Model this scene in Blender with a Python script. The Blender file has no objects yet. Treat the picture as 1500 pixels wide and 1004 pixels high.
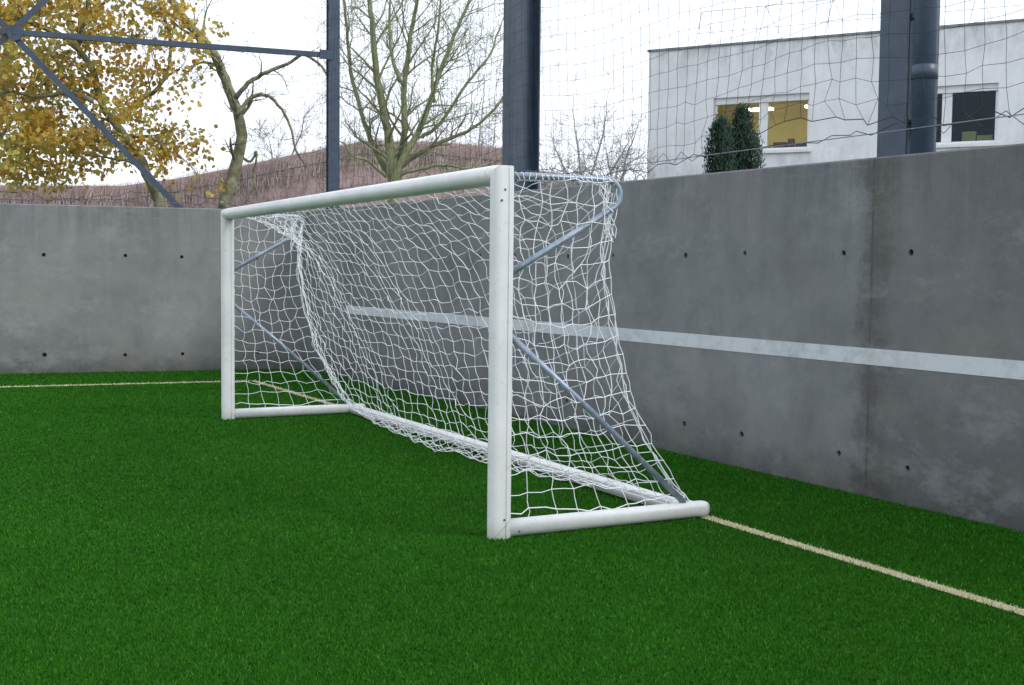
import bpy, bmesh, numpy as np, math, random
from mathutils import Vector, Matrix
random.seed(7); rng=np.random.default_rng(7)
sc=bpy.context.scene
sc.view_settings.view_transform='Standard'; sc.view_settings.look='None'; sc.view_settings.exposure=0
col=sc.collection
# ------------------------------------------------------------------ helpers
def link(o,parent=None):
    col.objects.link(o)
    if parent is not None: o.parent=parent
    return o
def empty(name,loc=(0,0,0)):
    e=bpy.data.objects.new(name,None); e.location=loc; e.empty_display_size=.2; return link(e)
def mesh_obj(name,verts,faces,mat=None,parent=None,smooth=False):
    me=bpy.data.meshes.new(name); me.from_pydata([tuple(v) for v in verts],[],faces); me.update()
    if smooth: me.polygons.foreach_set('use_smooth',[True]*len(me.polygons))
    o=bpy.data.objects.new(name,me)
    if mat: me.materials.append(mat)
    return link(o,parent)
class MB:
    def __init__(s): s.v=[]; s.f=[]
    def box(s,c,half,ax=(1,0,0),ay=(0,1,0),az=(0,0,1)):
        c=Vector(c);ax=Vector(ax);ay=Vector(ay);az=Vector(az);n=len(s.v)
        for sz in(-1,1):
            for sx,sy in((-1,-1),(1,-1),(1,1),(-1,1)):
                s.v.append(c+ax*half[0]*sx+ay*half[1]*sy+az*half[2]*sz)
        for f in((0,3,2,1),(4,5,6,7),(0,1,5,4),(1,2,6,5),(2,3,7,6),(3,0,4,7)): s.f.append(tuple(n+i for i in f))
    def tube(s,pts,rad,sides=5,caps=True):
        pts=[Vector(p) for p in pts]; m=len(pts)
        if m<2: return
        if not hasattr(rad,'__len__'): rad=[rad]*m
        n0=len(s.v); nrm=None
        for i,p in enumerate(pts):
            t=(pts[min(i+1,m-1)]-pts[max(i-1,0)])
            if t.length<1e-9: t=Vector((0,0,1))
            t.normalize()
            if nrm is None:
                ref=Vector((0,0,1)) if abs(t.z)<.9 else Vector((1,0,0))
                nrm=t.cross(ref).normalized()
            else:
                nrm=nrm-t*nrm.dot(t)
                if nrm.length<1e-6: nrm=t.orthogonal()
                nrm.normalize()
            b=t.cross(nrm)
            for k in range(sides):
                a=2*math.pi*k/sides
                s.v.append(p+(nrm*math.cos(a)+b*math.sin(a))*rad[i])
        for i in range(m-1):
            for k in range(sides):
                a=n0+i*sides+k; bb=n0+i*sides+(k+1)%sides
                s.f.append((a,bb,bb+sides,a+sides))
        if caps:
            s.f.append(tuple(n0+k for k in reversed(range(sides))))
            s.f.append(tuple(n0+(m-1)*sides+k for k in range(sides)))
    def obj(s,name,mat,parent=None,smooth=False): return mesh_obj(name,s.v,s.f,mat,parent,smooth)
class NT:
    def __init__(s,name):
        s.m=bpy.data.materials.new(name); s.m.use_nodes=True; s.t=s.m.node_tree; s.b=s.t.nodes['Principled BSDF']
    def n(s,typ,**kw):
        nd=s.t.nodes.new(typ)
        for k,v in kw.items(): setattr(nd,k,v)
        return nd
    def l(s,a,b): s.t.links.new(a,b)
    def math(s,op,a,b=None,c=None):
        nd=s.n('ShaderNodeMath',operation=op)
        for i,x in enumerate((a,b,c)):
            if x is None: continue
            if isinstance(x,(int,float)): nd.inputs[i].default_value=x
            else: s.l(x,nd.inputs[i])
        return nd.outputs[0]
    def ramp(s,fac,stops):
        nd=s.n('ShaderNodeValToRGB'); cr=nd.color_ramp
        while len(cr.elements)<len(stops): cr.elements.new(.5)
        for e,(p,c) in zip(cr.elements,stops):
            e.position=p; e.color=(c,c,c,1) if isinstance(c,(int,float)) else (*c,1)
        s.l(fac,nd.inputs[0]); return nd.outputs[0]
    def noise(s,vec,scale,detail=4,rough=.55):
        nd=s.n('ShaderNodeTexNoise'); nd.inputs['Scale'].default_value=scale; nd.inputs['Detail'].default_value=detail; nd.inputs['Roughness'].default_value=rough
        if vec is not None: s.l(vec,nd.inputs['Vector'])
        return nd.outputs['Fac']
    def mapping(s,vec,scale=(1,1,1),loc=(0,0,0)):
        nd=s.n('ShaderNodeMapping'); nd.inputs['Scale'].default_value=scale; nd.inputs['Location'].default_value=loc; s.l(vec,nd.inputs[0]); return nd.outputs[0]
    def mix(s,fac,a,b,blend='MIX'):
        nd=s.n('ShaderNodeMix',data_type='RGBA',blend_type=blend)
        for i,x in ((0,fac),(6,a),(7,b)):
            if isinstance(x,(int,float)): nd.inputs[i].default_value=x
            elif isinstance(x,tuple): nd.inputs[i].default_value=(*x,1)
            else: s.l(x,nd.inputs[i])
        return nd.outputs[2]
    def bump(s,h,strength=.3,dist=.01):
        nd=s.n('ShaderNodeBump'); nd.inputs['Strength'].default_value=strength; nd.inputs['Distance'].default_value=dist
        s.l(h,nd.inputs['Height']); s.l(nd.outputs[0],s.b.inputs['Normal'])
    def color(s,c):
        if isinstance(c,tuple): s.b.inputs['Base Color'].default_value=(*c,1)
        else: s.l(c,s.b.inputs['Base Color'])
    def rough(s,r): s.b.inputs['Roughness'].default_value=r
def simple(name,c1,c2=None,scale=20,rough=.5,metal=0,bump=0,spec=.5):
    t=NT(name); tc=t.n('ShaderNodeTexCoord').outputs['Object']
    if c2 is None: c2=tuple(x*.8 for x in c1)
    nz=t.noise(tc,scale,5,.6)
    t.color(t.mix(t.ramp(nz,[(.35,0.),(.65,1.)]),c1,c2)); t.rough(rough)
    t.b.inputs['Metallic'].default_value=metal; t.b.inputs['Specular IOR Level'].default_value=spec
    if bump: t.bump(nz,bump,.005)
    return t.m
def island(name,stops,rough=.7,trans=0,noise=None,tint=None):
    t=NT(name); r=t.n('ShaderNodeNewGeometry').outputs['Random Per Island']
    c=t.ramp(r,stops)
    g=t.n('ShaderNodeNewGeometry').outputs['Position']
    if tint: c=t.mix(t.ramp(t.noise(g,tint[0],4,.6),[(.48,0.),(.62,tint[2])]),c,tint[1])
    if noise: c=t.mix(1.0,c,t.ramp(t.noise(g,noise[0],3),[(.3,noise[1]),(.7,noise[2])]),'MULTIPLY')
    t.color(c); t.rough(rough); t.b.inputs['Specular IOR Level'].default_value=.2
    if trans:
        tr=t.n('ShaderNodeBsdfTranslucent'); t.l(c,tr.inputs[0])
        mx=t.n('ShaderNodeMixShader'); mx.inputs[0].default_value=trans
        t.l(t.b.outputs[0],mx.inputs[1]); t.l(tr.outputs[0],mx.inputs[2])
        t.l(mx.outputs[0],t.t.nodes['Material Output'].inputs[0])
    return t.m
F=1782.0; HC=1.50764
# ------------------------------------------------------------------ camera
pitch,roll=.05838,.01014
cam=bpy.data.objects.new('camera',bpy.data.cameras.new('camera')); link(cam)
cam.data.sensor_width=36; cam.data.lens=F/1500*36; cam.data.clip_end=2000; cam.data.clip_start=.05
cam.matrix_world=Matrix.Translation((0,0,HC))@Matrix.Rotation(math.pi/2-pitch,4,'X')@Matrix.Rotation(roll,4,'Z')
sc.camera=cam
# ------------------------------------------------------------------ sky + sun
w=bpy.data.worlds.new('World'); sc.world=w; w.use_nodes=True; nt=w.node_tree
bg=nt.nodes['Background']; sky=nt.nodes.new('ShaderNodeTexSky'); sky.sky_type='NISHITA'; sky.sun_disc=False
SE,SAZ=math.radians(40),math.radians(116)
sky.sun_elevation=SE; sky.sun_rotation=SAZ; sky.dust_density=3; sky.air_density=1
hs=nt.nodes.new('ShaderNodeHueSaturation'); hs.inputs['Saturation'].default_value=.35
nt.links.new(sky.outputs[0],hs.inputs['Color'])
mx=nt.nodes.new('ShaderNodeMix'); mx.data_type='RGBA'; mx.inputs[0].default_value=.88
nt.links.new(hs.outputs[0],mx.inputs[6]); mx.inputs[7].default_value=(11.3,12.1,13.4,1)
nt.links.new(mx.outputs[2],bg.inputs[0]); bg.inputs[1].default_value=.12
sun=bpy.data.objects.new('sun',bpy.data.lights.new('sun','SUN')); link(sun)
sun.data.energy=2.0; sun.data.angle=math.radians(22); sun.data.color=(1,.97,.92)
sd_=Vector((math.sin(SAZ)*math.cos(SE),math.cos(SAZ)*math.cos(SE),math.sin(SE)))
sun.rotation_euler=sd_.to_track_quat('Z','Y').to_euler()
# ------------------------------------------------------------------ layout
RW0=Vector((3.035,7.111,0)); rdir=Vector((-.4777,.8785,0)); rn=Vector((.8785,.4777,0))
LW0=Vector((-7.174,17.002,0)); ldir=Vector((.9447,.3279,0)).normalized(); ln=Vector((-ldir.y,ldir.x,0))
corner=Vector((-3.11,18.41,0))
LA=Vector((-3.47,16.30,0)); Ld=Vector((5.708,-10.794,0)).normalized(); Ln=Vector((-Ld.y,Ld.x,0))
SA=LA.copy(); Sd=Vector((-2.471,-1.024,0)).normalized(); Sn=Vector((-Sd.y,Sd.x,0))
# ------------------------------------------------------------------ ground
def green_mat(name,blade):
    t=NT(name); geo=t.n('ShaderNodeNewGeometry'); pos=geo.outputs['Position']
    big=t.noise(pos,.55,4,.6); mid=t.noise(pos,5,3,.6); tuft=t.noise(pos,28,2,.6)
    if blade:
        c=t.ramp(geo.outputs['Random Per Island'],[(0,(.016,.088,.004)),(.5,(.025,.125,.006)),(.9,(.036,.160,.010)),(1,(.075,.22,.03))])
    else:
        c=t.ramp(t.noise(pos,140,3,.7),[(.3,(.006,.045,.002)),(.6,(.013,.085,.004)),(.8,(.020,.115,.006))])
    c=t.mix(1.0,c,t.ramp(big,[(.3,.86),(.7,1.10)]),'MULTIPLY')
    c=t.mix(1.0,c,t.ramp(mid,[(.3,.92),(.7,1.07)]),'MULTIPLY')
    c=t.mix(1.0,c,t.ramp(tuft,[(.3,.88),(.7,1.10)]),'MULTIPLY')
    t.color(c); t.rough(.9); t.b.inputs['Specular IOR Level'].default_value=.08
    return t.m
turf=green_mat('turf_base',False); bladeM=green_mat('turf_blade',True)
def sheet(name,poly,z,mat,parent=None):
    return mesh_obj(name,[(p[0],p[1],z) for p in poly],[tuple(range(len(poly)))],mat,parent)
outm=simple('ground_outside',(.10,.10,.085),(.06,.075,.045),3,.95,bump=.3)
sheet('ground',[(-700,-700),(700,-700),(700,900),(-700,900)],-.03,outm)
rwn=RW0-rdir*16; lwf=LW0-ldir*16
pitchg=sheet('grass_pitch',[lwf[:2],(-22,-8),(rwn.x-1,-8),rwn[:2],corner[:2]],0,turf)
lineM=NT('turf_line'); 
_r=lineM.n('ShaderNodeNewGeometry').outputs['Random Per Island']
lineM.color(lineM.ramp(_r,[(0,(.32,.30,.17)),(.5,(.58,.54,.35)),(1,(.72,.69,.52))])); lineM.rough(.8); lineM=lineM.m
def blades(N,ymin,ymax):
    u=rng.random(N); y=ymin*(ymax/ymin)**u
    x=(rng.random(N)*2-1)*(.47*y+.3)
    keep=((x-RW0.x)*rn.x+(y-RW0.y)*rn.y<-.01)&((x-LW0.x)*ln.x+(y-LW0.y)*ln.y<-.01)
    return x[keep],y[keep]
bx,by=blades(540000,3.9,18.4)
N=len(bx); h=(.010+.007*rng.random(N))*(1+.02*by); wd=.00044*by*(.7+.6*rng.random(N))+.0006
an=rng.random(N)*2*math.pi; le=rng.normal(0,.007,N); la=rng.random(N)*2*math.pi
V=np.zeros((N,3,3),dtype=np.float32)
V[:,0,0]=bx-np.cos(an)*wd;V[:,0,1]=by-np.sin(an)*wd
V[:,1,0]=bx+np.cos(an)*wd;V[:,1,1]=by+np.sin(an)*wd
V[:,2,0]=bx+np.cos(la)*le;V[:,2,1]=by+np.sin(la)*le;V[:,2,2]=h
def dist(A,d,n,wid,lmin,lmax):
    jx=bx+rng.normal(0,.006,N); jy=by+rng.normal(0,.006,N)
    s=(jx-A.x)*d.x+(jy-A.y)*d.y; q=(jx-A.x)*n.x+(jy-A.y)*n.y
    return (abs(q)<wid/2)&(s>lmin)&(s<lmax)
isl=dist(LA,Ld,Ln,.085,0,40)|dist(SA,Sd,Sn,.13,-.03,40)
def tri_obj(name,VV,mat,parent=None):
    n=len(VV); me=bpy.data.meshes.new(name); me.vertices.add(n*3); me.vertices.foreach_set('co',VV.reshape(-1))
    me.loops.add(n*3); me.loops.foreach_set('vertex_index',np.arange(n*3,dtype=np.int32))
    me.polygons.add(n); me.polygons.foreach_set('loop_start',np.arange(0,n*3,3,dtype=np.int32))
    me.update(calc_edges=True); me.materials.append(mat); return link(bpy.data.objects.new(name,me),parent)
tri_obj('turf_blades',V[~isl],bladeM,pitchg)
pl=empty('pitch_line')
lineb=simple('line_base',(.48,.45,.28),(.33,.30,.17),150,.9)
def strip(name,A,d,n,wid,l,z=.004):
    a=A-n*wid/2;b=A+n*wid/2;return sheet(name,[a[:2],b[:2],(b+d*l)[:2],(a+d*l)[:2]],z,lineb,pl)
strip('goal_line_base',LA,Ld,Ln,.085,24); strip('touch_line_base',SA+Sd*.05,Sd,Sn,.13,16)
tri_obj('line_blades',V[isl],lineM,pl)
# ------------------------------------------------------------------ concrete walls
def concrete(name,dark,light,joint,step,jstr=1):
    t=NT(name); tc=t.n('ShaderNodeTexCoord').outputs['Object']
    sep=t.n('ShaderNodeSeparateXYZ'); t.l(tc,sep.inputs[0]); X=sep.outputs[0]; Z=sep.outputs[2]
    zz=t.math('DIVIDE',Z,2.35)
    big=t.noise(tc,.7,7,.62); med=t.noise(t.mapping(tc,(1,1,1),(5,3,1)),3.0,9,.72); fine=t.noise(tc,70,4,.7)
    streak=t.noise(t.mapping(tc,(3,3,.5)),1.6,6,.7)
    s=t.math('ADD',t.math('MULTIPLY',big,.5),t.math('MULTIPLY',med,.4)); s=t.math('ADD',s,t.math('MULTIPLY',streak,.1))
    c=t.mix(t.ramp(s,[(.38,0.),(.62,1.)]),dark,light)
    px=t.math('DIVIDE',t.math('SUBTRACT',X,joint),step)
    if jstr==1:
        c=t.mix(1.0,c,t.ramp(t.math('ADD',px,.5),[(0,(.80,.79,.78)),(.4998,(.80,.79,.78)),(.5,(1.,1.,1.))]),'MULTIPLY')
    fr=t.math('FRACT',px); ed=t.math('MULTIPLY',t.math('MINIMUM',fr,t.math('SUBTRACT',1.0,fr)),step)
    j=t.ramp(ed,[(0,.0),(.006,.0),(.014,1.)])
    jd=t.math('MULTIPLY',t.math('SUBTRACT',1.0,j),t.ramp(med,[(.35,.15*jstr),(.6,.6*jstr)]))
    c=t.mix(jd,c,(.045,.045,.047))
    js=t.ramp(t.math('ADD',ed,t.math('MULTIPLY',t.math('SUBTRACT',med,.5),.6)),[(.0,.0),(.17,1.)])
    c=t.mix(t.math('MULTIPLY',t.math('SUBTRACT',1.0,js),.6*jstr),c,(.070,.062,.050))
    dr=t.noise(t.mapping(tc,(6,6,.4)),1.3,6,.75)
    drm=t.math('MULTIPLY',t.ramp(dr,[(.46,0.),(.68,1.)]),t.ramp(zz,[(.35,0.),(.75,.12),(1.,.55)]))
    c=t.mix(drm,c,tuple(x*.5 for x in dark))
    bl=t.ramp(t.noise(t.mapping(tc,(1.2,1.2,.8),(3,7,2)),1.2,9,.78),[(.52,0.),(.68,.5)])
    c=t.mix(bl,c,tuple(x*.75 for x in dark))
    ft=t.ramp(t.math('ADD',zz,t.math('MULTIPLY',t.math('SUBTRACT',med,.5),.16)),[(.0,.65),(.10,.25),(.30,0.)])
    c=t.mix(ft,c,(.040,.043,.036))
    lb=t.ramp(t.noise(t.mapping(tc,(1.0,1.0,1.9),(9,1,4)),1.0,9,.76),[(.53,0.),(.68,.5)])
    c=t.mix(lb,c,tuple(min(1,x*1.28) for x in light))
    wb=t.ramp(t.noise(t.mapping(tc,(.8,.8,1.2),(1,9,7)),.9,6,.7),[(.52,0.),(.68,.3)])
    c=t.mix(wb,c,(light[0]*1.02,light[1]*.94,light[2]*.84))
    c=t.mix(1.0,c,t.ramp(fine,[(.3,.90),(.7,1.07)]),'MULTIPLY')
    t.color(c); t.rough(.85); t.b.inputs['Specular IOR Level'].default_value=.2
    hh=t.math('ADD',t.math('MULTIPLY',fine,.4),t.math('ADD',t.math('MULTIPLY',med,.8),t.math('MULTIPLY',j,.5)))
    t.bump(hh,.3,.008); return t.m
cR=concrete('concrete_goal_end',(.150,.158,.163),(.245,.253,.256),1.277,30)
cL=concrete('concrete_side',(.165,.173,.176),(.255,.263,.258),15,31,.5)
holeM=simple('hole_dark',(.012,.012,.013),(.02,.02,.02),30,1)
def recalc(o):
    bm=bmesh.new(); bm.from_mesh(o.data); bmesh.ops.recalc_face_normals(bm,faces=bm.faces); bm.to_mesh(o.data); bm.free()
def wall(name,P0,d,nout,s0,s1,z0,z1,th,mat,holes):
    ang=math.atan2(d.y,d.x); inv=-1 if Vector((-d.y,d.x,0)).dot(nout)<0 else 1
    v=[]
    nseg=14
    for i in range(nseg+1):
        s=s0+(s1-s0)*i/nseg; zt=z0+(z1-z0)*i/nseg
        v+= [(s,0,-.4),(s,0,zt-.012),(s,.012*inv,zt),(s,(th-.012)*inv,zt),(s,th*inv,zt-.012),(s,th*inv,-.4)]
    f=[]
    for i in range(nseg):
        for k in range(6):
            a=i*6+k;bb=i*6+(k+1)%6; f.append((a,bb,bb+6,a+6))
    f.append((0,5,4,3,2,1)); e=nseg*6; f.append((e,e+1,e+2,e+3,e+4,e+5))
    o=mesh_obj(name,v,f,mat); recalc(o)
    c=MB()
    for s,z,r in holes: c.tube([(s,-.05*inv,z),(s,.05*inv,z)],r,14)
    co=c.obj('cut',mat); recalc(co)
    m=o.modifiers.new('b','BOOLEAN'); m.object=co; m.operation='DIFFERENCE'; m.solver='EXACT'
    bpy.context.view_layer.objects.active=o
    bpy.ops.object.modifier_apply(modifier='b')
    bpy.data.objects.remove(co)
    o.location=P0; o.rotation_euler=(0,0,ang)
    pm=MB()
    for s,z,r in holes: pm.tube([(s,.022*inv,z),(s,.0485*inv,z)],r*.98,12)
    pm.obj('tie_hole_shade_discs',holeM,o)  # near-black discs paint the shade inside the tie holes
    return o
hr=[]
for s in (-4.2,-3.4,-2.3,-1.5,-.4,.93,1.54,2.60,3.36,4.47,5.23,6.3,7.1,8.2,9.0,10.1,10.9,12.0):
    for z in (1.66,.26): hr.append((s+random.uniform(-.02,.02),z+random.uniform(-.015,.015),random.uniform(.018,.025)))
hl=[]
for s in (-5.1,-4.0,-2.9,-1.8,-.7,.60,1.69,2.46,3.55):
    for z in (1.68,.25): hl.append((s+random.uniform(-.02,.02),z+random.uniform(-.015,.015),random.uniform(.024,.031)))
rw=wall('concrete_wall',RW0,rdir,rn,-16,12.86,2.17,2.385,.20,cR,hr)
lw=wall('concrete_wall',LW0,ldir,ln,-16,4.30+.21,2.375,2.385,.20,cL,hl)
t=NT('stripe_paint'); tc=t.n('ShaderNodeTexCoord').outputs['Object']
wn=t.noise(tc,9,8,.75); wn2=t.noise(tc,1.3,4,.6)
cc=t.mix(t.ramp(t.math('ADD',t.math('MULTIPLY',wn,.6),t.math('MULTIPLY',wn2,.4)),[(.36,.45),(.52,1.)]),(.26,.265,.27),(.58,.61,.64))
t.color(cc); t.rough(.7)
inv=-1 if Vector((-rdir.y,rdir.x,0)).dot(rn)<0 else 1
st=mesh_obj('wall_stripe',[(-15,-.003*inv,.90),(11.2,-.003*inv,.90),(11.2,-.003*inv,1.012),(-15,-.003*inv,1.012)],[(0,1,2,3)],t.m,rw)
# ------------------------------------------------------------------ steel columns and bracing
steel=simple('steel_painted',(.048,.074,.115),(.032,.052,.085),6,.4,.0,.05)
def hcol(name,P,d,n,fl,dep,h=8.2):
    e=empty(name,(P[0],P[1],0)); b=MB(); tk=.016
    b.box((0,0,h/2),(fl/2,tk/2,h/2),d,n); b.v=[v-n*(dep/2) for v in b.v]
    b2=MB(); b2.box((0,0,h/2),(fl/2,tk/2,h/2),d,n); b2.v=[v+n*(dep/2) for v in b2.v]
    b3=MB(); b3.box((0,0,h/2),(tk/2,dep/2-tk/2-.001,h/2-.001),d,n)
    b.obj('front_flange',steel,e); b2.obj('rear_flange',steel,e); b3.obj('web',steel,e)
    p=MB()
    for z in (2.6,5.2): p.box((0,0,z),(fl/2-.01,dep/2-tk/2-.002,.008),d,n)
    p.obj('stiffeners',steel,e); return e
hcol('steel_column',(.075,13.42),rdir,rn,.27,.30)
hcol('steel_column',(2.79,8.72),rdir,rn,.27,.28)
hcol('steel_column',(-2.80,18.95),ldir,ln,.17,.20)
hcol('steel_column',(-7.42,17.18),ldir,ln,.20,.20)
hcol('steel_column',(5.4,3.9),rdir,rn,.27,.28)
dp=empty('downpipe',(2.815,8.45,0)); b=MB(); b.tube([(0,0,-.02),(0,0,8.1)],.078,24); b.obj('pipe',steel,dp,True)
b=MB()
for z in (2.9,5.6): b.tube([(0,0,z-.05),(0,0,z-.045),(0,0,z+.045),(0,0,z+.05)],[.080,.090,.090,.080],24)
b.obj('collars',steel,dp,True)
b=MB(); b.box((-.06,.09,3.3),(.012,.10,.02),(1,0,0),(.0,1,0)); b.obj('bracket',steel,dp)
br=empty('steel_bracing',(-7.10,17.36,0))
def LP(s,z): return Vector((ldir.x*s,ldir.y*s,z))
b=MB()
def bar(p,q,wv,th):
    p=Vector(p);q=Vector(q);t=(q-p);L=t.length;t.normalize();sdv=t.cross(ln).normalized()
    b.box((p+q)/2,(L/2,wv/2,th/2),t,sdv,ln)
bar(LP(0,4.80),LP(4.55,4.78),.075,.07)
bar(LP(0,4.78),LP(2.75,1.9),.085,.012); 
bar(LP(.0,4.80),LP(2.6,7.6),.085,.012)
bar(LP(0,4.80),LP(-2.9,7.6),.085,.012); bar(LP(0,4.80),LP(-2.9,1.9),.085,.012); bar(LP(0,4.80),LP(-6,4.80),.075,.07)
b.obj('members',steel,br)
g=MB(); c_=LP(.05,4.79); g.tube([c_-ln*.05,c_-ln*.038],.115,8); g.tube([c_-ln*.06,c_-ln*.052],.03,8); g.obj('gusset',steel,br)
g=MB(); c_=LP(4.45,4.78); g.box(c_-ln*.045,(.10,.004,.07),ldir,ln); g.obj('end_plate',steel,br)
# ------------------------------------------------------------------ ball stop nets
cord=simple('net_cord_dark',(.035,.038,.042),(.02,.02,.024),40,.8)
cableM=simple('galvanised_cable',(.22,.24,.27),(.15,.17,.19),30,.4,.6)
def ballnet(name,P0,d,nrm,s0,s1,z0,z1,cell,r):
    e=empty(name,P0); b=MB(); ns=int((s1-s0)/cell); nz=int((z1-z0)/cell)
    pt={}
    def wob(s,z): return .05*math.sin(s*1.3+z*.7)+.03*math.sin(s*3.1-z*1.9)
    for i in range(ns+1):
        for k in range(nz+1):
            s=s0+(s1-s0)*i/ns; z=z0+(z1-z0)*k/nz
            lo=math.exp(-(z-z0)/.35)
            droop=.05*math.sin(s*1.9)*math.cos(z*1.1)+.05*math.sin(s*.8+1)
            s2=s+.03*math.sin(z*2.1+s)+random.gauss(0,.005)+lo*random.gauss(0,.03)
            z2=z+droop*(.4+lo)+random.gauss(0,.005)+lo*random.gauss(0,.025)+.03*math.sin(s*2.7+z)
            pt[i,k]=d*s2+Vector((0,0,z2))+nrm*(wob(s,z)*.5)
    for i in range(ns+1): b.tube([pt[i,k] for k in range(nz+1)],r,3,False)
    for k in range(nz+1): b.tube([pt[i,k] for i in range(ns+1)],r if k else .004,3,False)
    zc=z0-.04; L=[]
    for i in range(ns):
        s=s0+(s1-s0)*i/(ns)
        L.append(d*(s+random.gauss(0,.03))+Vector((0,0,zc+(.03+.02*math.sin(s*2.2))*(1 if i%2 else -1)+random.gauss(0,.012))))
    b.tube(L,.003,4,False)
    b.obj('mesh',cord,e)
    c=MB(); c.tube([d*s0+Vector((0,0,zc)),d*(s0+s1)/2+Vector((0,0,zc-.01)),d*s1+Vector((0,0,zc))],.004,5); c.obj('support_cable',cableM,e)
    return e
ballnet('ball_stop_net',RW0+rn*.11,rdir,rn,-3.0,12.75,2.52,6.6,.145,.0019)
ballnet('ball_stop_net',LW0+ln*.11,ldir,ln,-6,4.3,2.50,6.6,.145,.0012)
# ------------------------------------------------------------------ goal
GO=Vector((-.0705,6.8202,0)); th=.48073
fx=Vector((-math.sin(th),math.cos(th),0)); sd=Vector((math.cos(th),math.sin(th),0)); UP=Vector((0,0,1))
GW,GH,GD=6.0,2.1,1.467
goal=empty('football_goal',GO)
t=NT('goal_white_paint'); tc=t.n('ShaderNodeTexCoord').outputs['Object']
nz=t.noise(tc,14,8,.75); n2=t.noise(tc,2.2,5,.6); n3=t.noise(tc,90,3,.6)
c=t.mix(t.ramp(n2,[(.35,0.),(.7,1.)]),(.76,.76,.76),(.63,.64,.64))
c=t.mix(t.ramp(nz,[(.57,0.),(.72,.6)]),c,(.38,.37,.34))
sep=t.n('ShaderNodeSeparateXYZ'); t.l(tc,sep.inputs[0])
lowm=t.ramp(t.math('ADD',sep.outputs[2],t.math('MULTIPLY',nz,.10)),[(.05,.6),(.15,0.)])
c=t.mix(lowm,c,(.28,.32,.22)); c=t.mix(t.ramp(n3,[(.64,0.),(.74,.45)]),c,(.28,.28,.27))
t.color(c); t.rough(.38); goalM=t.m
galv=simple('galvanised_tube',(.32,.38,.46),(.20,.25,.31),18,.35,.25)
def section(wa,wb):
    P=[]
    n=18
    for i in range(n+1):
        a=math.pi/2+math.pi*i/n; P.append((-.012+ (wa/2-.012)*math.cos(a), wb/2*math.sin(a)))
    P+= [(wa/2-.042,-wb/2),(wa/2-.040,-wb/2+.006),(wa/2-.034,-wb/2+.006),(wa/2-.032,-wb/2)]
    for i in range(7):
        a=-math.pi/2+math.pi/2*i/6; P.append((wa/2-.014+.014*math.cos(a),-wb/2+.014+.014*math.sin(a)))
    P+= [(wa/2,-.010),(wa/2-.012,-.010),(wa/2-.012,.010),(wa/2,.010)]
    for i in range(7):
        a=math.pi/2*i/6; P.append((wa/2-.014+.014*math.cos(a),wb/2-.014+.014*math.sin(a)))
    P+= [(wa/2-.032,wb/2),(wa/2-.034,wb/2-.006),(wa/2-.040,wb/2-.006),(wa/2-.042,wb/2)]
    return P
def finish(o):
    recalc(o)
    for p in o.data.polygons: p.use_smooth=len(p.vertices)==4
    try: o.data.set_sharp_from_angle(angle=math.radians(32))
    except Exception: pass
def extr(name,p0,p1,A,B,prof,m0=0,m1=0):
    T=(p1-p0).normalized(); v=[];n=len(prof)
    for p,m in((p0,m0),(p1,m1)):
        for a,b_ in prof: v.append(p+A*a+B*b_+T*(m*b_))
    f=[(i,(i+1)%n,(i+1)%n+n,i+n) for i in range(n)]+[tuple(reversed(range(n))),tuple(range(n,2*n))]
    o=mesh_obj(name,v,f,goalM,goal); finish(o); return o
SEC=section(.122,.104); hb=.052
zt=GH-hb
# front frame: posts and crossbar mitred, the outer corner eased with a short 3-step chamfer
path=[]
def add(p,B,k=1.0): path.append((p,B,k))
# at a mitre the section is scaled along the bisector by sqrt(2)*(eased outside)
add(Vector((0,0,0)),-fx)
add(UP*(zt-.054),-fx)
add(UP*zt,(UP-fx).normalized(),'m')
add(fx*.054+UP*zt,UP); add(fx*(GW-.054)+UP*zt,UP)
add(fx*GW+UP*zt,(UP+fx).normalized(),'m')
add(fx*GW+UP*(zt-.054),fx); add(fx*GW,fx)
v=[];f=[];n=len(SEC)
for p,B,k in path:
    for a,b_ in SEC:
        kk=1.0 if k!='m' else (1.414 if b_<0 else 1.414-.16*(b_/.052))
        v.append(p+sd*a+B*(b_*kk))
for r_ in range(len(path)-1):
    for i in range(n): f.append((r_*n+i,r_*n+(i+1)%n,(r_+1)*n+(i+1)%n,(r_+1)*n+i))
f.append(tuple(reversed(range(n)))); f.append(tuple(range((len(path)-1)*n,len(path)*n)))
finish(mesh_obj('posts_and_crossbar',v,f,goalM,goal))
def rsec(wa,wb,n=28,e=2.6):
    P=[]
    for i in range(n):
        a=2*math.pi*i/n; c,s=math.cos(a),math.sin(a)
        P.append((wa/2*math.copysign(abs(c)**(2/e),c),wb/2*math.copysign(abs(s)**(2/e),s)))
    return P
SBs=rsec(.104,.098)
for nm,off in(('ground_bar_near_side',0),('ground_bar_far_side',GW)):
    p0=fx*off+sd*.040+UP*.051; v=[];f=[];n=len(SBs)
    rings=[(0,1),(GD-.04-.055,1)]+[(GD-.04-.055+.055*math.sin(a),max(.02,math.cos(a))) for a in [math.pi/2*i/7 for i in range(1,8)]]
    for L,sc_ in rings:
        for a,b_ in SBs: v.append(p0+sd*L+fx*a*(sc_)+UP*b_*(.45+.55*sc_ if sc_>.05 else .4))
    for r_ in range(len(rings)-1):
        for i in range(n): f.append((r_*n+i,r_*n+(i+1)%n,(r_+1)*n+(i+1)%n,(r_+1)*n+i))
    f.append(tuple(reversed(range(n)))); f.append(tuple(range((len(rings)-1)*n,len(rings)*n)))
    mesh_obj(nm,v,f,goalM,goal,True)
def ribsec(r):
    P=[]
    for i in range(48):
        a=2*math.pi*i/48; rr=r-(.006 if i%8 in(5,6) else 0); P.append((rr*math.cos(a),rr*math.sin(a)))
    return P
BA_=GD-.155
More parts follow.
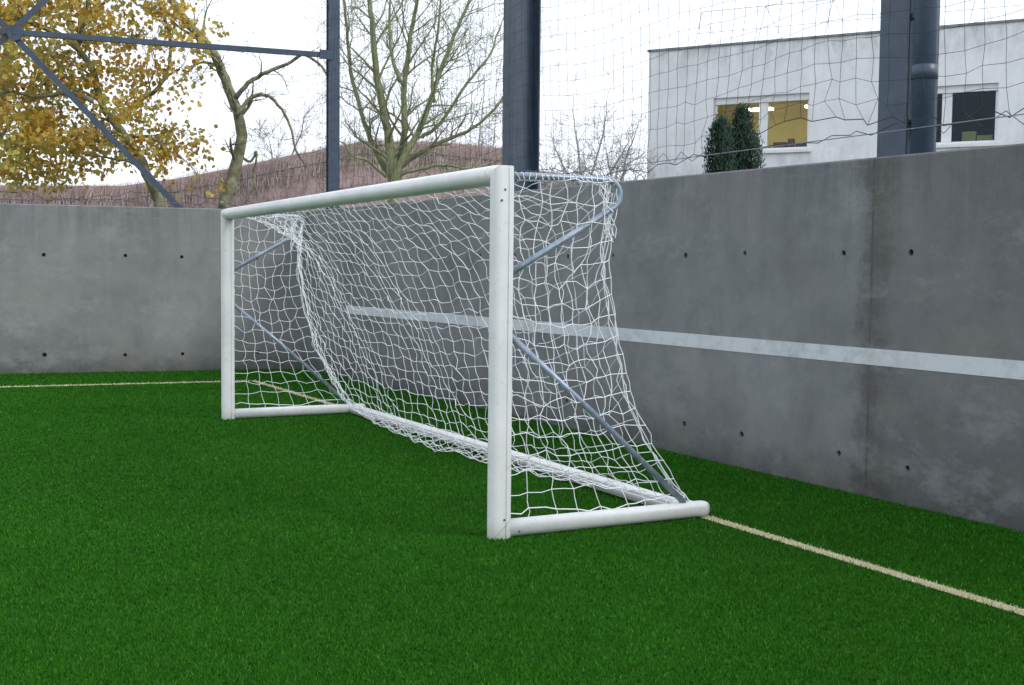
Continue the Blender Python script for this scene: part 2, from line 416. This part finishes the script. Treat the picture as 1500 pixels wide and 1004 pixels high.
extr('rear_ground_bar',fx*.052+sd*BA_+UP*.053,fx*(GW-.052)+sd*BA_+UP*.053,sd,UP,ribsec(.050))
seam=simple('seam_dark',(.10,.10,.10),(.06,.06,.06),30,.7)
seamL=simple('seam_grey',(.30,.30,.30),(.22,.22,.22),30,.7)
b=MB(); b2=MB()
for off,sg in((0,-1),(GW,1)):
    n_=fx*sg
    for a,z in((.015,.11),(.11,.035),(.0,1.96),(-.02,1.90)):
        p=fx*off+n_*.0515+sd*a+UP*z; b.tube([p,p+n_*.004],.0065,10)
    p=fx*off+n_*.0528; b2.tube([p+sd*-.045+UP*.012,p+sd*.055+UP*.108],.0014,4)
b.obj('screws',seam,goal); b2.obj('foot_seams',seamL,goal)
b=MB(); rp=.0185
for off in(0,GW):
    o_=fx*off
    def Q(a,z): return o_+sd*a+UP*z
    path=[Q(.05,2.045),Q(.30,2.047),Q(.60,2.047),Q(.70,2.044)]
    for i in range(1,9):
        a=math.radians(90-i*(90+62)/8); path.append(Q(.70+.085*math.cos(a),1.959+.085*math.sin(a)))
    path+= [Q(.60,1.80),Q(.30,1.632),Q(.05,1.488)]
    b.tube(path,rp,14)
    b.tube([Q(.05,1.16),Q(.6,.70),Q(BA_-.03,.10)],rp,14)
    for z in(1.16,1.488): b.box(Q(.063,z),(.006,.022,.04),sd,fx)
b.obj('support_tubes',galv,goal,True)
# ------------------------------------------------------------------ goal net
netM=NT('net_white'); netM.color((.80,.82,.85)); netM.rough(.7); netM=netM.m
def interp(tab,x):
    for (x0,y0),(x1,y1) in zip(tab,tab[1:]):
        if x<=x1: return tuple(p+(q-p)*(x-x0)/(x1-x0) for p,q in zip(y0,y1))
    return tab[-1][1]
endP=[(0,(.06,2.04)),(.26,(.79,2.02)),(.34,(.73,1.76)),(.43,(.715,1.50)),(.55,(.78,1.18)),(.70,(.90,.74)),(.81,(1.06,.44)),(.94,(1.30,.13)),(1,(1.37,.09))]
midP=[(0,(.055,2.01)),(.10,(.20,1.84)),(.22,(.38,1.58)),(.34,(.54,1.28)),(.46,(.68,.97)),(.60,(.79,.62)),(.75,(.87,.27)),(.86,(.95,.05)),(.92,(1.05,.03)),(1,(1.30,.07))]
CW=44; CR=26; pt={}
nb=MB()
def spl(tab,v):
    a=interp(tab,max(0,v-.025));b_=interp(tab,v);c=interp(tab,min(1,v+.025)); return tuple((x+2*y+z)/4 for x,y,z in zip(a,b_,c))
for i in range(CW+1):
    u=i/CW; wv=(4*u*(1-u))**.55
    for k in range(CR+1):
        v=k/CR; e=spl(endP,v); m=spl(midP,v)
        a=e[0]+(m[0]-e[0])*wv; z=e[1]+(m[1]-e[1])*wv
        edge=0 if (k==0) else 1
        js=.010*edge
        zig=.018*edge*(1 if (i+k)%2 else -1)
        fold=.035*math.sin(u*23+v*5)*v*(1-v)*4*wv
        px=u*(GW-.02)+.01+random.gauss(0,js)*(.3 if i in(0,CW) else 1)+zig*.5*(0 if i in(0,CW) else 1)
        px+= (u-.5)*-.25*v*(1-v)*2
        P=fx*px+sd*(a+random.gauss(0,js*.8)+fold)+UP*(max(.012,z+random.gauss(0,js)-zig*.35))
        pt[i,k]=P
def strand(pts,r):
    out=[pts[0]]
    for p,q in zip(pts,pts[1:]):
        L=(q-p).length; m=(p+q)/2+Vector((random.gauss(0,.06),random.gauss(0,.06),random.gauss(0,.06)))*L; out+= [m,q]
    nb.tube(out,r,4,False)
rN=.0026
for i in range(CW+1): strand([pt[i,k] for k in range(CR+1)],rN*(1.6 if i in(0,CW) else 1))
for k in range(CR+1): strand([pt[i,k] for i in range(CW+1)],rN)
def knot(p,r):
    n=len(nb.v)
    for d_ in((r,0,0),(-r,0,0),(0,r,0),(0,-r,0),(0,0,r),(0,0,-r)): nb.v.append(p+Vector(d_))
    for f in((0,2,4),(2,1,4),(1,3,4),(3,0,4),(2,0,5),(1,2,5),(3,1,5),(0,3,5)): nb.f.append(tuple(n+i for i in f))
for p in pt.values(): knot(p,.0055)
def edge_a(z):
    tab=sorted([(p[1],(p[0],)) for _,p in endP[1:]],key=lambda q:q[0])
    return interp(tab,max(z,.09))[0]
for off in(0,GW):
    NR=17; NC=8; sp={}
    for k in range(NR+1):
        z=2.03-(2.03-.135)*k/NR
        ea=edge_a(z) if z<2.0 else .76
        for j in range(NC+1):
            q=j/NC
            a=.064+(ea-.064)*q
            zs=z-(.06*math.sin(math.pi*q))*math.sin(math.pi*min(1,k/NR*1.15))
            inn=1 if 0<j<NC else .3
            zig=.022*(1 if (j+k)%2 else -1)*(1 if 0<k<NR else 0)*inn
            lo=.02*math.sin(math.pi*j/NC*3)*(k==NR)
            P=fx*(off+(.02*math.sin(a*5+z*4)+random.gauss(0,.010))*inn)+sd*(a+random.gauss(0,.012)*inn+zig*.5)+UP*(zs+random.gauss(0,.012)*(1 if 0<k<NR else .5)-zig*.45+lo)
            sp[j,k]=P
    for j in range(NC+1): strand([sp[j,k] for k in range(NR+1)],rN)
    for k in range(NR+1): strand([sp[j,k] for j in range(NC+1)],rN*(1.3 if k in(0,NR) else 1))
    for p in sp.values(): knot(p,.0055)
    L=[]
    for i in range(90):
        a=.08+.66*i/89; an_=i*1.25; L.append(fx*(off+.027*math.cos(an_))+sd*(a+.01*math.sin(i*2.3))+UP*(2.047+.027*math.sin(an_)-.006))
    nb.tube(L,.0028,4,False)
    for q_ in range(7):
        x0=.64+.05*random.random(); L=[fx*(off+random.gauss(0,.015))+sd*(x0+random.gauss(0,.02)+.008*n_)+UP*(2.03-.055*n_+random.gauss(0,.012)) for n_ in range(7)]
        nb.tube(L,.003,4,False)
    for q_ in range(2):
        L=[]
        for n_ in range(22):
            v=.27+.68*n_/21; e=spl(endP,v); L.append(fx*(off+(.03+.02*q_)*(1 if off==0 else -1)+random.gauss(0,.012))+sd*(e[0]-.01+random.gauss(0,.014))+UP*e[1])
        nb.tube(L,.0026,4,False)
    for j in range(NC+1):
        p=sp[j,NR]; nb.tube([p,p+UP*-.02+sd*.01,Vector((p.x,p.y,.098))],.0025,4,False)
nb.obj('net',netM,goal)
cb=MB()
for i in range(31):
    cb.box(fx*(.1+i*(GW-.2)/30)+sd*.064+UP*(2.035),(.006,.008,.012),sd,fx)
cb.obj('net_clips',netM,goal)
# ------------------------------------------------------------------ building
t=NT('render_facade'); tc=t.n('ShaderNodeTexCoord').outputs['Object']
sep=t.n('ShaderNodeSeparateXYZ'); t.l(tc,sep.inputs[0])
a1=t.noise(tc,.7,8,.7); a2=t.noise(t.mapping(tc,(2.2,2.2,.9)),1.3,8,.78); a3=t.noise(tc,6,8,.75)
c=t.mix(t.ramp(a1,[(.35,0.),(.65,1.)]),(.74,.76,.78),(.86,.87,.88))
mz=t.ramp(t.math('ADD',t.math('DIVIDE',sep.outputs[2],6.2),t.math('MULTIPLY',t.math('SUBTRACT',a3,.5),.12)),[(.58,.8),(.68,.35),(.80,.12),(.90,.35),(.965,.8),(.985,1.)])
c=t.mix(t.math('MULTIPLY',t.ramp(a2,[(.42,0.),(.66,.7)]),mz),c,(.28,.29,.30))
c=t.mix(t.ramp(a3,[(.56,0.),(.72,.3)]),c,(.48,.49,.50))
t.color(c); t.rough(.9); t.bump(a3,.2,.02); fac=t.m
bd=Vector((.8796,-.4757,0))
bld=empty('concrete_building',(2.83,26.0,0)); 
bld.rotation_euler=(0,0,math.atan2(bd.y,bd.x))
H_=6.16
wins=[(1.44,3.43,4.0,5.11),(5.77,6.94,3.98,5.08),(9.4,11.3,4.0,5.1)]
b=MB(); x=0;EX=13
def fb(x0,x1,z0_,z1_,y0=0,y1=.28): b.box(((x0+x1)/2,(y0+y1)/2,(z0_+z1_)/2),((x1-x0)/2,(y1-y0)/2,(z1_-z0_)/2))
for (x0,x1,za,zc) in wins:
    fb(x,x0,0,H_); fb(x0,x1,0,za); fb(x0,x1,zc,H_); x=x1
fb(x,EX,0,H_)
b.obj('facade',fac,bld)
b=MB(); fb(0,.28,0,H_-.001,.281,9); fb(EX-.28,EX,0,H_-.001,.281,9); fb(.281,EX-.281,0,H_,8.72,9); fb(.281,EX-.281,H_-.45,H_-.2,.281,8.719); b.obj('shell',fac,bld)
capM=simple('roof_cap',(.12,.13,.14),(.30,.31,.32),5,.8)
b=MB(); fb(-.03,EX+.03,H_+.002,H_+.045,-.03,.32); b.obj('parapet_cap',capM,bld)
frM=simple('window_frame',(.80,.81,.82),(.72,.73,.74),10,.5)
t=NT('glass'); gl=t.n('ShaderNodeBsdfGlossy'); gl.inputs[0].default_value=(.8,.9,1,1); gl.inputs['Roughness'].default_value=.03
tp=t.n('ShaderNodeBsdfTransparent'); tp.inputs[0].default_value=(.80,.86,.88,1); fr=t.n('ShaderNodeFresnel'); fr.inputs[0].default_value=1.3
mxs=t.n('ShaderNodeMixShader'); t.l(fr.outputs[0],mxs.inputs[0]); t.l(tp.outputs[0],mxs.inputs[1]); t.l(gl.outputs[0],mxs.inputs[2]); t.l(mxs.outputs[0],t.t.nodes['Material Output'].inputs[0]); glass=t.m
roomY=simple('room_walls_yellow',(.62,.50,.18),(.55,.45,.16),2,.8); roomD=simple('room_dark',(.05,.075,.10),(.03,.045,.06),2,.8)
t=NT('lamp_lit'); t.b.inputs['Emission Color'].default_value=(1,.93,.78,1); t.b.inputs['Emission Strength'].default_value=9; lampM=t.m
for wi,(x0,x1,za,zc) in enumerate(wins):
    b=MB(); fw=.055; y0,y1=.10,.16
    fb(x0+.001,x1-.001,zc-.13,zc-.001,.06,y1)
    fb(x0+.001,x1-.001,za+.001,za+fw,y0,y1)
    fb(x0+.001,x0+fw,za+fw+.001,zc-.131,y0,y1); fb(x1-fw,x1-.001,za+fw+.001,zc-.131,y0,y1)
    mu=[x0+(x1-x0)*.52] if wi!=1 else [x0+(x1-x0)*.22]
    for m_ in mu: fb(m_-.09,m_+.09,za+fw+.001,zc-.131,y0-.01,y1)
    b.obj('window_frame_%d'%(wi+1),frM,bld)
    b=MB(); fb(x0-.06,x1+.06,za-.06,za-.002,-.06,.0-.002); b.obj('sill_%d'%(wi+1),frM,bld)
    b=MB(); fb(x0+fw+.001,x1-fw-.001,za+fw+.002,zc-.132,.125,.131); b.obj('glass_%d'%(wi+1),glass,bld)
    rm=roomY if wi==0 else roomD
    b=MB(); fb(x0-.8,x1+.8,za-1,zc+.25,3.2,3.25); fb(x0-.85,x0-.8,za-1,zc+.25,.3,3.2); fb(x1+.8,x1+.85,za-1,zc+.25,.3,3.2); fb(x0-.8,x1+.8,za-1.05,za-1,.3,3.2); fb(x0-.8,x1+.8,zc+.25,zc+.3,.3,3.2)
    b.obj('room_%d'%(wi+1),rm,bld)
b=MB(); fb(2.75,3.45,5.12,5.17,2.2,2.42); fb(1.3,2.0,5.12,5.17,2.2,2.42); fb(2.75,3.45,5.25,5.30,.9,1.1); fb(1.3,2.0,5.25,5.30,.9,1.1); b.obj('ceiling_lamp',lampM,bld)
curt=simple('curtain_red',(.25,.08,.06),(.15,.1,.1),6,.9); shelf=simple('cupboard_dark',(.10,.10,.10),(.06,.05,.05),3,.8)
b=MB(); fb(2.75,3.9,3.2,4.55,2.4,2.9); b.obj('cupboards',shelf,bld)
b=MB(); fb(2.60,2.85,4.06,4.20,.4,.6); fb(2.9,3.02,4.06,4.26,.4,.5); fb(3.06,3.3,4.06,4.16,.4,.6); b.obj('boxes_on_sill',curt,bld)
b=MB(); fb(6.25,6.5,4.02,4.26,.5,.7); fb(6.52,6.8,4.02,4.18,.5,.7); b.obj('boxes_on_sill_2',roomY,bld)
b=MB()
for i in range(9):
    x_=.8+i*1.4; b.tube([(x_-.25,1.0,H_-.2),(x_,1.0,H_+.95)],.010,5); b.tube([(x_+.35,2.2,H_-.2),(x_,1.0,H_+.95)],.008,5)
b.tube([(.8,1.0,H_+.95),(12,1.0,H_+.95)],.010,5); b.tube([(.7,1.0,H_+.5),(12,1.0,H_+.5)],.008,5)
b.obj('roof_guard_rail',simple('rail_grey',(.55,.57,.58),(.5,.5,.5),5,.5,.3),bld)
# ------------------------------------------------------------------ brushwood fence behind
def at(u,v,D): return Vector(((u-750)*D/F,D,HC+(397-v)*D/F))
bf=empty('brushwood_fence'); 
stick=island('heather_sticks',[(0,(.34,.23,.22)),(.35,(.52,.39,.38)),(.75,(.64,.53,.52)),(1,(.78,.70,.68))],.9,noise=(.8,.8,1.1))
backM=simple('heather_backing',(.48,.36,.35),(.58,.46,.45),6,.95)
prof=[(-14.5,25,3.2),(-11.0,25.5,3.25),(-8.3,26,3.30),(-7.2,26,3.46),(-6.0,26.2,3.72),(-5.0,26.4,3.98),(-4.0,26.6,4.20),(-3.3,26.8,4.38),(-1.6,27,4.40),(-.1,27.2,4.28),(.6,27.3,3.8),(2.9,27.5,3.55)]
v=[];f=[]
for x,y,z in prof: v+= [(x,y,-.1),(x,y,z-.06)]
for i in range(len(prof)-1): f.append((2*i,2*i+2,2*i+3,2*i+1))
mesh_obj('backing',v,f,backM,bf)
sv=[]
for i in range(len(prof)-1):
    p=np.array(prof[i]);q=np.array(prof[i+1]); L=np.linalg.norm((q-p)[:2]); n=int(L*650)
    for _ in range(n):
        t_=random.random(); c_=p+(q-p)*t_; zt_=c_[2]+random.gauss(0,.035); z0_=max(.2,zt_-random.uniform(.2,.7)) if random.random()<.35 else random.uniform(1.8,max(1.9,zt_-.3)); zt2=zt_ if z0_>zt_-.71 else z0_+random.uniform(.10,.35)
        x_=c_[0];y_=c_[1]-random.uniform(.01,.08); w_=random.uniform(.004,.012); lx=random.gauss(0,.10)
        sv.append([(x_-w_,y_,z0_),(x_+w_,y_,z0_),(x_+lx,y_-.01,min(zt2,zt_))])
tri_obj('sticks',np.array(sv,dtype=np.float32),stick,bf)
b=MB()
for i in range(len(prof)-1):
    for dz in(.35,1.0):
        p=prof[i];q=prof[i+1]; b.tube([(p[0],p[1]-.09,p[2]-dz),(q[0],q[1]-.09,q[2]-dz)],.006,4)
b.obj('wires',cableM,bf)
# ------------------------------------------------------------------ trees
class Tree:
    def __init__(s,D,seed): s.mb=MB(); s.D=D; s.r=random.Random(seed); s.tips=[]
    def limb(s,px,r0,r1,dy=0,kids=6,klen=1.2,lv=2,bias=.25,sidesn=7,dyend=None):
        pts=[]
        n=len(px)
        for i,(u,v) in enumerate(px):
            p=at(u,v,s.D); f_=i/(n-1); y=dy+((dyend if dyend is not None else dy)-dy)*f_
            p.y+=y+s.r.gauss(0,.04); pts.append(p)
        fin=[]
        for i in range(n-1):
            p0=pts[max(0,i-1)];p1=pts[i];p2=pts[i+1];p3=pts[min(n-1,i+2)]
            for j in range(4):
                t_=j/4; fin.append(.5*((2*p1)+(p2-p0)*t_+(2*p0-5*p1+4*p2-p3)*t_**2+(3*p1-p0-3*p2+p3)*t_**3)+Vector((s.r.gauss(0,.008),0,s.r.gauss(0,.008))))
        fin.append(pts[-1]); m=len(fin)
        rad=[r0+(r1-r0)*(i/(m-1))**.8+s.r.gauss(0,.03)*r1 for i in range(m)]
        s.mb.tube(fin,rad,sidesn)
        for k in range(kids):
            i=int((.25+.75*(k+s.r.random())/kids)*(m-2)); d=(fin[i+1]-fin[i]).normalized()
            s.grow(fin[i],s.side(d,bias),klen*(.6+.7*s.r.random()),rad[i]*.42,lv,bias)
        s.grow(fin[-1],(fin[-1]-fin[-3]).normalized(),klen,r1*.9,lv,bias)
        return fin
    def side(s,d,bias):
        r=Vector((s.r.gauss(0,1),s.r.gauss(0,1),s.r.gauss(0,.8))); r=(r-d*r.dot(d)).normalized()
        return (d*.55+r*.85+Vector((0,0,bias))).normalized()
    def grow(s,p,d,L,r,lv,bias):
        n=6; pts=[p.copy()]; rad=[max(r,.0035)]; q=p.copy()
        for i in range(n):
            d=(d+Vector((s.r.gauss(0,.16),s.r.gauss(0,.16),s.r.gauss(0,.16)+bias*.12))).normalized(); q=q+d*(L/n); pts.append(q.copy()); rad.append(max(.003,r*(1-.8*(i+1)/n)))
        s.mb.tube(pts,rad,5 if r>.02 else 3,False)
        if lv>0:
            for k in range(4 if lv>1 else 5):
                i=s.r.randint(1,n); dd=(pts[i]-pts[i-1]).normalized()
                s.grow(pts[i],s.side(dd,bias*.6),L*s.r.uniform(.4,.7),rad[i]*.6,lv-1,bias)
        else: s.tips.append(pts[-1]); s.tips.append(pts[3])
t=NT('plane_bark'); tc=t.n('ShaderNodeTexCoord').outputs['Object']; nz=t.noise(tc,5,6,.7)
t.color(t.ramp(nz,[(.3,(.07,.075,.045)),(.5,(.17,.175,.10)),(.7,(.34,.34,.23))])); t.rough(.9); t.bump(nz,.4,.03); bark=t.m
bark2=simple('pale_bark',(.30,.31,.17),(.17,.19,.10),5,.9); twigG=simple('twig_grey',(.36,.35,.33),(.28,.27,.26),5,.9)
pt1=empty('autumn_plane_tree'); T=Tree(22.5,3)
T.limb([(322,420),(326,340),(332,300),(343,255),(354,212),(352,178),(337,142),(323,105),(308,78),(284,52),(262,25),(243,-8),(225,-50)],.14,.06,0,8,1.1,2)
T.limb([(345,150),(365,128),(392,112),(420,100),(445,88),(470,104),(480,120)],.05,.018,0,5,.8,2,.05)
T.limb([(352,178),(372,152),(392,148),(412,162),(428,190),(436,225),(452,250)],.045,.015,-.3,5,.6,2,.0)
T.limb([(345,230),(362,240),(372,225),(368,262),(372,280)],.03,.015,.2,3,.4,1,.1)
T.limb([(323,105),(300,95),(280,100),(262,118)],.035,.012,.3,4,.7,2,.1)
T2=Tree(21.5,5)
T2.limb([(244,420),(240,330),(232,300),(222,270),(206,236),(186,206),(165,182),(150,160),(137,112),(112,76),(80,56),(40,42),(0,30)],.115,.04,0,10,1.0,2)
T2.limb([(186,206),(215,205),(240,222),(262,236)],.04,.015,.2,4,.6,2,.0)
T2.limb([(165,182),(190,150),(215,135),(235,110),(240,60),(225,10)],.055,.025,.5,7,1.0,2)
T2.limb([(150,160),(110,150),(70,155),(30,150),(-10,160)],.05,.02,-.4,7,.9,2,.0)
T2.limb([(112,76),(120,40),(130,0),(125,-40)],.04,.02,.2,5,.9,2)
T3=Tree(23.5,9)
T3.limb([(-30,420),(-20,300),(-5,200),(10,120),(20,50),(30,-20)],.16,.08,0,9,1.3,2)
T3.limb([(-10,220),(20,190),(55,180),(90,190)],.05,.02,-.3,6,.8,2,.0)
for T_,nm in((T,'stem_a'),(T2,'stem_b'),(T3,'stem_c')): T_.mb.obj(nm,bark,pt1,True)
leafM=island('autumn_leaves',[(0,(.36,.17,.025)),(.3,(.60,.36,.05)),(.6,(.78,.53,.11)),(.85,(.66,.58,.15)),(1,(.34,.38,.10))],.6,.5,noise=(1.5,.7,1.1),tint=(.9,(.30,.34,.09),.7))
R_=random.Random(11)
blobs=[(20,20,55,40,8),(90,30,60,45,9),(160,40,60,50,7),(225,25,50,45,3),(30,110,50,50,8),(95,120,50,45,7),(150,120,45,45,4.5),(215,130,40,45,3.5),(25,200,45,40,9),(85,210,50,40,9),(140,225,45,35,5.5),(25,255,40,25,7),(250,212,30,22,3.2),(200,225,35,25,2.6),(75,265,30,15,3),(260,80,30,45,1.4),(280,20,30,25,1.4),(195,175,35,25,3),(0,-40,80,40,6),(120,-40,100,40,6),(240,-40,60,40,3)]
lv=[]
def leaf(p,sz,out,R_):
    d=Vector((R_.gauss(0,1),R_.gauss(0,1),R_.gauss(0,1)-.7)).normalized(); s_=d.orthogonal().normalized(); q=d.cross(s_); a=R_.random()*6.28; s_=s_*math.cos(a)+q*math.sin(a)
    out.append([p,p+d*sz*.45+s_*sz*.45,p+d*sz]); out.append([p,p+d*sz,p+d*sz*.45-s_*sz*.45])
for (u,v_,ru,rv,wt) in blobs:
    for _ in range(int(wt*4.4)):
        while True:
            a,b_=R_.gauss(0,.55),R_.gauss(0,.55)
            if a*a+b_*b_<1.4: break
        c_=at(u+a*ru,v_+b_*rv,21.5); c_.y+=R_.gauss(0,.7)
        rr=R_.uniform(.08,.22)
        for __ in range(R_.randint(12,30)):
            leaf(c_+Vector((R_.gauss(0,rr),R_.gauss(0,rr),R_.gauss(0,rr*.75))),R_.uniform(.06,.125),lv,R_)
for T_ in(T2,T3):
    for p in T_.tips:
        if R_.random()<.4:
            for __ in range(3): leaf(p+Vector((R_.gauss(0,.08),R_.gauss(0,.08),R_.gauss(0,.08))),R_.uniform(.06,.12),lv,R_)
def tri_weld(name,tris,mat,parent):
    vs=[];fs=[]
    for i in range(0,len(tris),2):
        p,a,q=tris[i]; b_=tris[i+1][2]; n=len(vs); vs+= [p,a,q,b_]; fs+= [(n,n+1,n+2,n+3)]
    return mesh_obj(name,vs,fs,mat,parent)
tri_weld('leaves',lv,leafM,pt1)
bt=empty('bare_tree'); T=Tree(24,21)
base=[(572,420),(573,330),(574,290)]
T.limb(base+[(572,240),(566,195),(556,150),(548,100),(545,50),(538,0),(530,-60)],.14,.035,0,18,1.3,2,.35)
T.limb(base[2:]+[(583,240),(590,190),(588,130),(596,70),(606,10),(612,-50)],.09,.03,.2,17,1.3,2,.35)
T.limb([(574,280),(592,235),(612,200),(632,150),(648,100),(668,50),(690,0)],.085,.025,-.3,17,1.2,2,.3)
T.limb([(573,270),(548,225),(530,180),(512,120),(505,60),(498,0)],.065,.025,.3,15,1.2,2,.3)
T.limb([(585,245),(620,222),(655,205),(690,190),(722,160),(740,130)],.06,.018,.1,15,1.0,2,.2)
T.limb([(580,262),(615,250),(650,245),(690,250),(720,240)],.045,.015,-.2,10,.8,2,.15)
T.limb([(612,200),(640,180),(680,120),(712,80),(730,30)],.045,.016,.5,14,1.1,2,.3)
T.limb([(566,262),(540,240),(520,235),(505,215)],.04,.015,-.2,8,.7,2,.2)
T.limb([(588,130),(575,90),(572,40),(575,-20)],.045,.018,-.5,12,1.0,2,.3)
T.limb([(632,150),(628,100),(635,50),(640,-20)],.04,.018,.4,12,1.0,2,.3)
T.mb.obj('trunk_and_branches',bark2,bt,True)
for (nm,D,seed,lims) in (('bare_shrub',30,31,[[(850,300),(848,250),(840,200),(835,160)],[(852,290),(868,240),(880,190),(884,150)],[(850,290),(820,240),(806,205)],[(855,290),(895,245),(915,210)]]),
                         ('bare_shrub',29,33,[[(905,300),(908,260),(915,225),(925,200)],[(905,300),(890,250),(885,225)]]),
                         ('bare_shrub',28,35,[[(420,300),(425,240),(440,200),(445,180)],[(420,300),(400,240),(395,215)]]),
                         ('bare_shrub',28,37,[[(690,300),(695,240),(700,200),(705,150)],[(690,300),(715,240),(722,190)],[(690,300),(665,240),(660,210)]])):
    e=empty(nm); T=Tree(D,seed)
    for L in lims: T.limb(L,.035,.012,0,9,.75,2,.25,5)
    T.mb.obj('branches',twigG,e)
e=empty('scrub_hedge'); T=Tree(26.2,41)
for i in range(34):
    u=800+i*4.4; T.limb([(u,300),(u+random.gauss(0,5),262),(u+random.gauss(0,9),244)],.012,.006,random.gauss(0,.3),3,.35,1,.3,4)
T.mb.obj('twigs',twigG,e)
yewM=island('yew_foliage',[(0,(.008,.026,.016)),(.5,(.018,.048,.030)),(.85,(.03,.075,.042)),(1,(.06,.11,.06))],.7,.1)
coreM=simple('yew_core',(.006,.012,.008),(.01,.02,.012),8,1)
for (u,vt,wr,D,seed) in((1050,180,.255,22.0,1),(1082,164,.30,22.4,2)):
    R_=random.Random(seed); e=empty('columnar_yew'); top=at(u,vt,D); z1=top.z; L=[]
    def rad(z): 
        f_=(z1-z)/(z1-1.8); return wr*min(1,(max(0,f_)*3.2)**.55)*(1+.10*math.sin(z*5+seed))
    for _ in range(600):
        z=z1-(R_.random()**1.15)*(z1-.4); a=R_.random()*6.28; rr=rad(z)*R_.uniform(.65,1.08); c_=Vector((top.x+rr*math.cos(a),D+rr*math.sin(a),z))
        for __ in range(22):
            q=c_+Vector((R_.gauss(0,.045),R_.gauss(0,.045),R_.gauss(0,.07)))
            d=Vector((R_.gauss(0,.5),R_.gauss(0,.5),1)).normalized(); s_=d.orthogonal().normalized()*.014; le_=R_.uniform(.05,.11)
            L.append([q-s_,q+s_,q+d*le_])
    tri_obj('foliage',np.array([[tuple(x) for x in tr] for tr in L],dtype=np.float32),yewM,e)
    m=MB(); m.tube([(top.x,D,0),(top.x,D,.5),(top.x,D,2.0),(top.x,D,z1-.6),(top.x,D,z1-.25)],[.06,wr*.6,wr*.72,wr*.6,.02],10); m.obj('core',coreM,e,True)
print('done')
